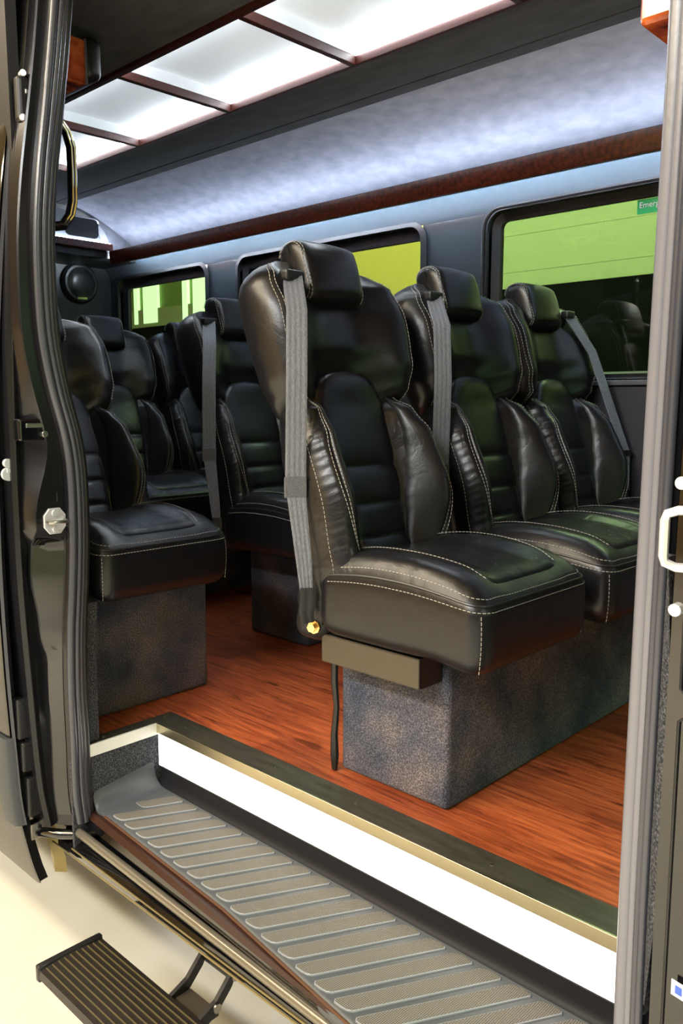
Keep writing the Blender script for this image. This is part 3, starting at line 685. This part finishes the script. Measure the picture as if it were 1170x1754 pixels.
# ---- sill rails below the step
ss = empty('door_sill', (-1.3, 1.05, -.3), 'black and beige metal sill rails running under the entry step', 'door sill')
RAILS = [(1.157, 1.064, -.200), (1.144, 1.066, -.215), (1.137, 1.073, -.235), (1.108, 1.068, -.250), (1.111, 1.087, -.285), (1.097, 1.088, -.300), (1.105, 1.105, -.330)]
def RL(i, x, dy=0, dz=0):
    a, b, z = RAILS[i]; return (x, a + (b - a) * (x + 2.13) / 1.15 + dy, z + dz)
sx = [-2.13 + .15 * k for k in range(13)]
g = MB(); g.loft([[(x, 1.20, -.20), (x, EY(x) + .014, -.203), RL(0, x), RL(1, x), (x, 1.20, -.215)] for x in sx], True); tag(g.build('upper_sill', plain('black sill with brown reflection', (.035, .013, .008), .38, spec=.3), ss), 'black strip with a brown reflection in its colour')  # red brown base colour paints the reflection seen on gloss black
g = MB(); g.loft([[(x, 1.20, -.216), RL(1, x, .003, -.001), RL(2, x), (x, 1.20, -.237)] for x in sx], True); g.build('black_groove', BLACKP, ss)
g = MB(); g.tube([RL(3, x, .008) for x in sx], .013, 12); tag(g.build('slide_rail', plain('beige satin rail', (.20, .18, .14), .25, .5), ss), 'beige slide rail')
g = MB(); g.loft([[(x, 1.20, -.25), RL(3, x, .02, -.012), RL(4, x, .012, .004), RL(4, x), RL(5, x, 0, .003), RL(5, x, .002, -.008), RL(6, x, -.006, .010), RL(6, x), RL(6, x, .02, -.012), (x, 1.20, -.345)] for x in [-2.22] + sx], True); g.build('lower_sill', BLACKP, ss, True, 0, 30)
g = MB(); g.tube([RL(6, x, -.003, .004) for x in [-2.26] + sx], .003, 6); g.build('lower_bead', RIBB, ss)
g = MB(); g.tube([RL(5, x, -.001, .004) for x in sx], .0025, 6); g.build('upper_bead', RIBB, ss)

# ---- power running board
rb = empty('running_board', (-1.3, 1.0, -.5), 'black ribbed folding running board below the doorway over the pale floor', 'running board')
def rbz(y): u = (y - 1.0) / .09; return -.5 + .004 - .006 * u * u
g = MB(); top = [(.908 + .185 * k / 12, rbz(.908 + .185 * k / 12)) for k in range(13)]
extrude_x(g, top + [(1.095, -.53), (1.06, -.54), (.93, -.535), (.905, -.525)], -1.975, -.2, True); g.build('board', TREADB, rb, True, 0, 30)
for k in range(10):
    y = .922 + k * .0172; g = MB(); g.box(-1.965, -.2, y, y + .0022, rbz(y), rbz(y) + .003); g.build('rib', RIBB, rb, False)
g = MB(); v, f = pillow((.010, .096, .024), .006, 6, lambda p, d: Vector((p.x - .02 * (p.y / .096) ** 2 * 0, p.y, p.z)), (-1.982, 1.0, -.515)); g.add(v, f); g.build('end_cap', BLACKS, rb)
g = MB(); g.box(-1.96, -.2, 1.092, 1.104, -.545, -.525); g.build('rear_flange', plain('flange with reflected light', (.45, .38, .22), .35, .3), rb, False)  # beige colour stands in for light reflecting off the board's rear edge
g = MB()
for x in (-1.66, -1.54):
    g.loft([[(x, y, z), (x + .012, y, z), (x + .012, y + .0, z - .035), (x, y, z - .035)] for y, z in ((1.05, -.515), (1.10, -.51), (1.15, -.49), (1.20, -.44), (1.23, -.38), (1.24, -.33))], True)
g.build('hinge_arm', BROWNMETAL if False else BLACKS, rb, False)
g = MB(); g.box(-1.655, -1.53, 1.205, 1.235, -.47, -.30); g.build('hinge_block', BLACKS, rb, False, .006)
g = MB(); g.box(-1.65, -1.53, 1.06, 1.16, -.535, -.52); g.build('hinge_foot', BROWNMETAL, rb, False, .003)
for y, z in ((1.15, -.505), (1.21, -.45)):
    g = MB(); g.cyl((-1.53, y, z), (1, 0, 0), .012, .008, 14); g.build('pivot_bolt', METAL, rb)

# ================================================================== SEAT BASES
def base(name, x0, x1, y0, y1, z1, label):
    g = MB(); g.box(x0, x1, y0, y1, .0, z1); o = g.build(name, CARPET, None, True, .014, 30)
    return tag(o, label, 'plinth')
base('carpeted_plinth', -1.49, -1.132, 1.56, 3.06, .372, 'long grey carpeted plinth under the front row of three seats')
base('carpeted_plinth', -2.66, -2.29, 1.245, 1.722, .398, 'grey carpeted box under the single seat beside the rear door pillar')
base('carpeted_plinth', -2.72, -2.36, 2.278, 3.06, .36, 'grey carpeted plinth across the aisle under the second row seats')
base('carpeted_plinth', -3.75, -3.40, 1.9, 3.06, .36, 'dark carpeted plinth under the back row seats')
g = MB(); g.tube([(-1.497, 1.545, .34), (-1.499, 1.545, .25), (-1.492, 1.546, .18), (-1.500, 1.545, .10), (-1.497, 1.543, .04), (-1.494, 1.54, .003)], [.009, .010, .008, .010, .012, .008], 6)
tag(g.build('edging_strip', plain('loose black edging', (.012, .012, .012), .35), None), 'loose black edging hanging down the rear corner of the long plinth', 'edging')

# ================================================================== SEATS
SN, CS = math.sin(math.radians(20)), math.cos(math.radians(20))
def bk(y, s, t): return Vector((-.435 - SN * s + CS * t, y, .5 + CS * s + SN * t))
uW = [(.485, .185), (.50, .213), (.53, .231), (.60, .248), (.70, .256), (.80, .256)]
def UW(s):
    if s <= .78: return interp(uW, s)
    a = (s - .78) / .145; return .256 * max(0, 1 - a ** 3.0) ** (1 / 3.0)
uR = [(.485, -.045), (.505, -.01), (.55, .060), (.62, .088), (.75, .098), (.84, .080), (.90, .04), (.925, .0)]
uC = [(.485, -.045), (.56, -.030), (.62, .000), (.68, .030), (.76, .036), (.86, .028), (.90, .01), (.925, -.02)]
uB = [(.485, -.075), (.60, -.085), (.85, -.085), (.925, -.05)]
lW = [(-.06, .20), (-.02, .222), (.10, .236), (.25, .242), (.38, .238), (.48, .222), (.535, .205), (.56, .18)]
lR = [(-.06, -.02), (0, .030), (.10, .085), (.25, .112), (.40, .098), (.48, .070), (.53, .025), (.56, -.02)]
lC = [(-.06, -.03), (0, .0), (.15, .0), (.45, -.005), (.56, -.03)]
lB = [(-.06, -.10), (.10, -.112), (.35, -.085), (.56, -.07)]
def prof_front(u, C, R, flat, ridge, edge):
    a = abs(u)
    if a < flat: return C
    if a < ridge:
        q = (a - flat) / (ridge - flat); q = q * q * (3 - 2 * q); return C + (R - C) * q
    q = (a - ridge) / (1 - ridge); return R + (edge - R) * q * q
def loftring(s, W, R, C, B, flat, ridge, edgef, puck=0):
    pts = []; pk = puck * (math.sin(s * 2 * PI / .0225 + 1.5 * math.sin(s * 31)) + .6 * math.sin(s * 2 * PI / .051))
    e = B + (R - B) * edgef
    for k in range(25):
        u = -1 + 2 * k / 24; u = math.copysign(abs(u) ** .9, u)
        pts.append(bk(u * W, s, prof_front(u, C, R, flat, ridge, e) + (pk if .865 < abs(u) < .99 else 0)))
    for k in range(1, 6):
        q = k / 6; pts.append(bk(W * (1 + .025 * math.sin(PI * q)) * (1 - .12 * q ** 3), s, e + (B - e) * q))
    for k in range(7):
        u = 1 - 2 * k / 6; pts.append(bk(W * .88 * u, s, B - .012 * (1 - u * u)))
    for k in range(5, 0, -1):
        q = k / 6; pts.append(bk(-W * (1 + .025 * math.sin(PI * q)) * (1 - .12 * q ** 3), s, e + (B - e) * q))
    return pts
def ufront(y, s):
    W = max(UW(s), 1e-3); u = max(-1, min(1, y / W)); R = interp(uR, s); B = interp(uB, s)
    return prof_front(u, interp(uC, s), R, .15, .88, B + (R - B) * .72)
def lfront(y, s):
    W = interp(lW, s); u = max(-1, min(1, y / W)); R = interp(lR, s); B = interp(lB, s)
    return prof_front(u, interp(lC, s), R, .38, .86, B + (R - B) * .70)
def cw(s):  # centre panel half width
    if s < .45: return interp([(.03, .086), (.12, .100), (.22, .114), (.30, .130), (.38, .142), (.45, .146)], s)
    a = (s - .45) / .160; return .146 * max(0, 1 - a ** 2.6) ** (1 / 2.6)
def patch(mb, f, nu, nv, th=.012):
    """f(u,v)->front point and back offset direction ; closed puffed pad"""
    top = [[f(i / nu, j / nv, 1) for i in range(nu + 1)] for j in range(nv + 1)]
    bot = [[f(i / nu, j / nv, 0) for i in range(nu + 1)] for j in range(nv + 1)]
    n = nu + 1; v = [p for r in top for p in r] + [p for r in bot for p in r]; o = n * (nv + 1); fs_ = []
    for j in range(nv):
        for i in range(nu):
            a = j * n + i; fs_.append((a, a + 1, a + n + 1, a + n)); fs_.append((o + a, o + a + n, o + a + n + 1, o + a + 1))
    for j in range(nv):
        for i in (0, nu):
            a = j * n + i; fs_.append((a, a + n, o + a + n, o + a))
    for i in range(nu):
        for j in (0, nv):
            a = j * n + i; fs_.append((a, a + 1, o + a + 1, o + a))
    mb.add(v, fs_)
def se(u, n=3): return max(0, 1 - abs(2 * u - 1) ** n) ** (1 / n)

CH = Vector((.25, .238, .092)); CR = .050; CC = Vector((-.25, 0, .500))
def cdef(p, d):
    q = p.copy(); x = p.x; y = p.y
    up = max(0, (p.z / CH.z + .2) / 1.2)
    bol = interp([(0, 0), (.10, 0), (.165, .026), (.205, .018), (.238, 0)], abs(y))
    crown = .040 * math.cos(max(-1, min(1, (x + .02) / .26)) * PI / 2) - .012
    q.z += up * (crown + bol * (1 if x < .16 else max(0, 1 - (x - .16) / .09)))
    # front face leans, belly on the sides, bottom tucks up at rear
    q.x += .010 * (1 - (p.z / CH.z) ** 2) * (1 if x > .2 else 0)
    q.y *= 1 + .02 * (1 - (p.z / CH.z) ** 2)
    if x > 0: q.z += .006 * (x / .25)
    q.x += -.0 * p.z
    if p.z < 0 and x > .1: q.z += -.020 * (x - .1) / .15 * (1 if True else 0)
    return q
def crim(el, insx=0):
    """path round the top edge of the cushion at elevation el on the rounding"""
    pts = []; hx, hy = CH.x - CR, CH.y - CR
    per = [(-hx, -hy, 180), (-hx, -hy, 270), (hx, -hy, 270), (hx, -hy, 360), (hx, hy, 0), (hx, hy, 90), (-hx, hy, 90), (-hx, hy, 180)]
    def P(cx, cy, az):
        d = Vector((math.cos(math.radians(az)) * math.cos(el), math.sin(math.radians(az)) * math.cos(el), math.sin(el)))
        p = Vector((cx, cy, CH.z - CR)) + d * (CR + .0008); return cdef(p, d) + CC
    N_ = 24
    for k in range(N_ + 1): pts.append(P(-hx + 2 * hx * k / N_, -hy, 270))
    for k in range(1, 8): pts.append(P(hx, -hy, 270 + 90 * k / 8))
    for k in range(N_ + 1): pts.append(P(hx, -hy + 2 * hy * k / N_, 0))
    for k in range(1, 8): pts.append(P(hx, hy, 90 * k / 8))
    for k in range(N_ + 1): pts.append(P(hx - 2 * hx * k / N_, hy, 90))
    return pts
def ctop(x, y):  # top surface height in seat space, x measured from cushion centre
    p = Vector((x, y, CH.z)); return (cdef(p, None) + CC)

def seat_belt(root, side, spec, name='seat_belt'):
    """spec: list of local points for the strap's upper run and lower run"""
    up, low, wd, wid = spec
    g = MB(); ribbon(g, up, wd, wid); b = g.build('shoulder_belt', BELT, root)
    g = MB(); nl = len(low); ribbon(g, low, wd, [wid * (.93 - .35 * k / (nl - 1)) for k in range(nl)]); g.build('lap_belt', BELT, root)
    if side < 0:
        g = MB(); e_ = Vector(low[-1]); ribbon(g, [e_ + UP * .035, e_ + UP * .0, e_ + UP * -.03 + Vector((-.004, 0, 0)), e_ + UP * -.055 + Vector((-.006, .01, 0))], wd, [wid * .70, wid * .78, wid * .70, wid * .55], .012, 2); g.build('anchor_sleeve', SHELL, root)
    g = MB(); c = Vector(up[-1]); wv = Vector((wd[0], wd[1], 0)).normalized(); nn = Vector((wv.y, -wv.x, 0))
    hw_ = wid * .54; hz = .026 if side < 0 else .012; q8 = [c + wv * a + nn * b + UP * k for a in (-hw_, hw_) for b in (-.005, .006) for k in (-hz, hz)]
    g.add(q8, [(0, 1, 3, 2), (4, 6, 7, 5), (0, 4, 5, 1), (2, 3, 7, 6), (0, 2, 6, 4), (1, 5, 7, 3)]); bb = g.build('belt_adjuster', BELTD if side < 0 else BLACKS, root, False, .003)
    g = MB(); c = Vector(up[0]); v, f = pillow((.016, wid * .62, .014), .006, 6, None, c); g.add(v, f); g.build('belt_guide', BLACKS, root)

def seam(pts, parent): MB().dashes(pts, .00095).build('stitching', STITCH, parent, False)
def make_seat(name, belt=None, bracket=False):
    root = empty(name, (0, 0, 0))
    # cushion
    g = MB(); v, f = pillow(CH, CR, 20, cdef, CC); g.add(v, f); cu_ = g.build('seat_cushion', LEA, root, True, 0, 70)
    g = MB()
    def cf(u, vv, top):
        x = -.235 + .445 * vv; hw = .135 + .02 * math.sin(PI * vv) ; y = (2 * u - 1) * hw
        p = ctop(x, y); e = se(u, 6) * se(vv, 8)
        return p + Vector((0, 0, (.011 * e + .0005) if top else -.006))
    patch(g, cf, 14, 18); g.build('seat_insert', LEAW, cu_, True, 0, 80)
    for el in (.12, .48): seam(crim(math.radians(90 * el)), cu_)
    # vertical seams at the front corners and the insert outline
    for s in (-1, 1):
        pts = []
        for k in range(14):
            z = -CH.z + .02 + (2 * CH.z - .06) * k / 13; az = math.radians(45 * s)
            p = Vector((CH.x - CR, s * (CH.y - CR), z)) + Vector((math.cos(az), math.sin(az), 0)) * (CR + .001); pts.append(cdef(p, None) + CC)
        seam(pts, cu_)
    for s in (0, 1):
        seam([cf(s * 1.0 + (-.03 if s else .03) * -1.4, k / 20, 1) + Vector((0, 0, .002)) for k in range(21)], cu_)
    g = MB(); g.tube(crim(math.radians(27)), .0032, 6); g.build('piping', PIPE, cu_)
    # lower back
    g = MB(); ss_ = [-.06 + .62 * k / 130 for k in range(131)]
    g.loft([loftring(s, interp(lW, s), interp(lR, s), interp(lC, s), interp(lB, s), .38, .86, .70, -.0016 * min(1, max(0, (.5 - s) / .06)) * min(1, max(0, (s - .02) / .06))) for s in ss_])
    lb_ = g.build('lower_backrest', LEAW, root, True, 0, 70)
    # upper back with wings
    g = MB(); us = [.485 + .44 * (k / 26) ** .92 for k in range(26)] + [.9245]
    g.loft([loftring(s, UW(s), interp(uR, s), interp(uC, s), interp(uB, s), .15, .88, .72) for s in us])
    ub_ = g.build('upper_backrest', LEA, root, True, 0, 70)
    # lower shell behind the cushion
    def sdef(p, d): a = math.radians(-12); return Vector((p.x * math.cos(a) - (p.z) * math.sin(a) * -1 * -1, p.y * (1 - .04 * (p.z < 0)), p.z * math.cos(a)))
    g = MB(); v, f = pillow((.065, .237, .110), .05, 12, sdef, (-.530, 0, .485)); g.add(v, f); g.build('lower_shell', SHELL, root, True, 0, 70)
    # centre panel with sewn channels
    g = MB(); grooves = (.145, .235, .335)
    def pf(u, v, top):
        s = .02 + .59 * v; W = max(cw(s), .004); y = (2 * u - 1) * W
        base_ = interp([(0, .0), (.15, .0), (.5, .0), (.60, .012)], s)
        e = max(0, 1 - abs(2 * u - 1) ** 3.2) ** (1 / 2.2) * max(0, 1 - abs(2 * v - 1) ** 14) ** .5
        gr = 1
        for q in grooves: gr *= 1 - .9 * math.exp(-((s - q) / .008) ** 2)
        cush = .6 + .4 * gr
        # pillow each segment
        segs = [.02] + list(grooves) + [.61]
        for a, b in zip(segs, segs[1:]):
            if a <= s <= b: cush = max(0, 1 - abs(2 * (s - a) / (b - a) - 1) ** 5) ** .5
        t = base_ + .004 + .020 * e * (.12 + .88 * cush)
        return bk(y, s, t if top else -.03)
    patch(g, pf, 16, 72); g.build('centre_panel', LEA, root, True, 0, 80)
    # inner almond pads on the bolsters
    for sd_ in (-1, 1):
        g = MB()
        def af(u, v, top):
            s = .055 + .50 * v; yi = cw(min(s, .45)) + .002; W = interp(lW, s) * .86
            yo = yi + (W - yi) * max(0.02, (1 - abs(2 * v - 1) ** 2.3)) ** .55
            y = yi + (yo - yi) * u
            e = se(u, 2.6) * se(v, 2.6)
            return bk(sd_ * y, s, lfront(y, s) + (.014 * e if top else -.02))
        patch(g, af, 12, 26); bp_ = g.build('side_bolster', LEA, root, True, 0, 80)
        for off in (0.0, .010):
            pts = []
            for k in range(41):
                v = k / 40; s = .055 + .50 * v; yi = cw(min(s, .45)) + .002; W = interp(lW, s) * .86
                yo = yi + (W - yi) * max(0.02, (1 - abs(2 * v - 1) ** 2.3)) ** .55 + off
                pts.append(bk(sd_ * yo, s, lfront(yo, s) + .0025))
            seam(pts, bp_)
        # ridge seam along the outside
        seam([bk(sd_ * interp(lW, s) * .995, s, lfront(interp(lW, s) * .995, s) + .001) for s in [.03 + .48 * k / 30 for k in range(31)]], bp_)
    # upper stitching
    for sd_ in (-1, 1):
        for fr_ in (.915, .945):
            seam([bk(sd_ * UW(s) * fr_, s, ufront(UW(s) * fr_, s) + .0018) for s in [.50 + .395 * k / 36 for k in range(37)]], ub_)
    # headrest
    HC = bk(0, .880, .032)
    def hdef(p, d):
        x, y, z = p
        x += .010 * (1 - (y / .1) ** 2) * (1 if x > 0 else -.3) + (-.02 * ((z / .088) ** 2) if z > 0 and x > 0 else 0)
        a = math.radians(-14); return Vector((x * math.cos(a) + z * math.sin(a), y, -x * math.sin(a) + z * math.cos(a)))
    g = MB(); v, f = pillow((.052, .108, .088), (.036, .016, .036), 14, hdef, HC); g.add(v, f); hr = g.build('headrest', LEA, root, True, 0, 70)
    for yy in (.099, .105, -.099, -.105):
        pts = []
        for k in range(30):
            a = math.radians(-60 + 240 * k / 29); cx = (.052 - .036) * (1 if math.cos(a) > 0 else -1); cz = (.088 - .036) * (1 if math.sin(a) > 0 else -1)
            r_ = .0345 if abs(yy) < .102 else .031
            pts.append(hdef(Vector((cx + r_ * math.cos(a), yy, cz + r_ * math.sin(a))), None) + HC)
        seam(pts, hr)
    if belt: seat_belt(root, *belt)
    return root
def copy_tree(o, parent=None):
    c = o.copy(); COL.objects.link(c); c.parent = parent
    for ch in [q for q in bpy.data.objects if q.parent == o and q.name not in done]: copy_tree(ch, c)
    return c
done = set()
B0 = bk(-.205, .865, .085)
def run(p0, p1, n=8, sag=0): 
    p0 = Vector(p0); p1 = Vector(p1)
    return [p0.lerp(p1, k / n) + Vector((sag * math.sin(PI * k / n), 0, 0)) for k in range(n + 1)]
# door side shoulder belt hanging to the hip
near = (-1, (run((-.640, -.175, 1.315), (-.560, -.235, 1.22), 4)[:-1] + run((-.560, -.235, 1.22), (-.530, -.265, 1.06), 3)[:-1] + run((-.530, -.265, 1.06), (-.534, -.268, .785), 6),
             run((-.534, -.268, .785), (-.505, -.268, .60), 4)[:-1] + run((-.505, -.268, .60), (-.50, -.262, .50), 4), (.62, .78, 0), .052))
wall = (1, (run((-.64, .14, 1.32), (-.565, .20, 1.18), 3)[:-1] + run((-.565, .20, 1.18), (-.43, .235, .80), 8),
            run((-.43, .235, .80), (-.42, .235, .66), 3), (.3, .95, 0), .045))
G = 'black leather passenger seats'
plain_seat = make_seat('passenger_seat')
kids = {}
def tree(o): return [o] + [d for c in o.children for d in tree(c)]
def clone(src, loc, label, belt=None):
    def cp(o, par):
        c = o.copy(); COL.objects.link(c); c.parent = par
        for ch in list(o.children): cp(ch, c)
        return c
    kidslist = list(src.children)
    r = cp(src, None)
    r.location = (0, 0, 0)
    if belt: seat_belt(r, *belt)
    r.location = Vector(loc) * S; tag(r, label, 'seat', G)
    return r
FX = -.96
A1 = clone(plain_seat, (FX, 1.67, 0), 'nearest black leather seat, left end of the front row, grey belt down its side', near)
clone(plain_seat, (FX, 2.262, 0), 'middle black leather seat in the front row of three', near)
clone(plain_seat, (FX, 2.785, 0), 'black leather seat of the front row beside the big window, belt slanting over it', wall)
B1 = clone(plain_seat, (-2.135, 1.462, 0), 'single black leather seat beside the rear door pillar, its cushion corner facing the doorway')
clone(plain_seat, (-2.12, 2.290, 0), 'black leather seat across the aisle with a belt, half hidden behind the nearest seat', near)
clone(plain_seat, (-2.12, 2.822, 0), 'black leather seat by the window, right behind the nearest seat of the front row')
clone(plain_seat, (-3.17, 2.285, 0), 'back row black leather seat seen down the aisle below the small rear window')
clone(plain_seat, (-3.17, 2.815, 0), 'back row black leather seat in the far corner by the rear window')
clone(plain_seat, (-3.17, 1.75, 0), 'back row black leather seat on the door side, behind the single seat')
# the single seat is reclined a little further
hp = bk(0, 0, 0) * S; Rm = Matrix.Rotation(math.radians(-9.5), 3, 'Y')
for c in B1.children:
    if not c.name.startswith(('seat_cushion', 'lower_shell')): c.location = hp - Rm @ hp; c.rotation_euler = Rm.to_euler()
for o in reversed(tree(plain_seat)): bpy.data.objects.remove(o)

# metal side bracket under the nearest seat, on the plinth
sb = empty('seat_bracket', (-1.3, 1.47, .37), 'brown metal bracket plate under the nearest seat cushion', 'bracket')
g = MB(); g.box(-1.47, -1.150, 1.466, 1.474, .33, .404); g.build('plate', BROWNMETAL, sb, False, .004)
g = MB(); g.box(-1.158, -1.150, 1.474, 1.556, .33, .404); g.box(-1.47, -1.16, 1.474, 1.556, .396, .404); g.build('return_flange', BLACKS, sb, False)
bb = empty('belt_anchor', (-1.47, 1.44, .42), 'yellow zinc belt anchor bolt below the nearest seat belt', 'bolt')
g = MB(); g.cyl((-1.475, 1.452, .425), (.25, -.97, 0), .018, .012, 8); g.cyl((-1.473, 1.44, .425), (.25, -.97, 0), .012, .012, 6); g.build('bolt_head', GOLD, bb)
g = MB(); g.box(-1.488, -1.452, 1.450, 1.458, .43, .52); g.build('anchor_strap', BLACKS, bb, False, .003)
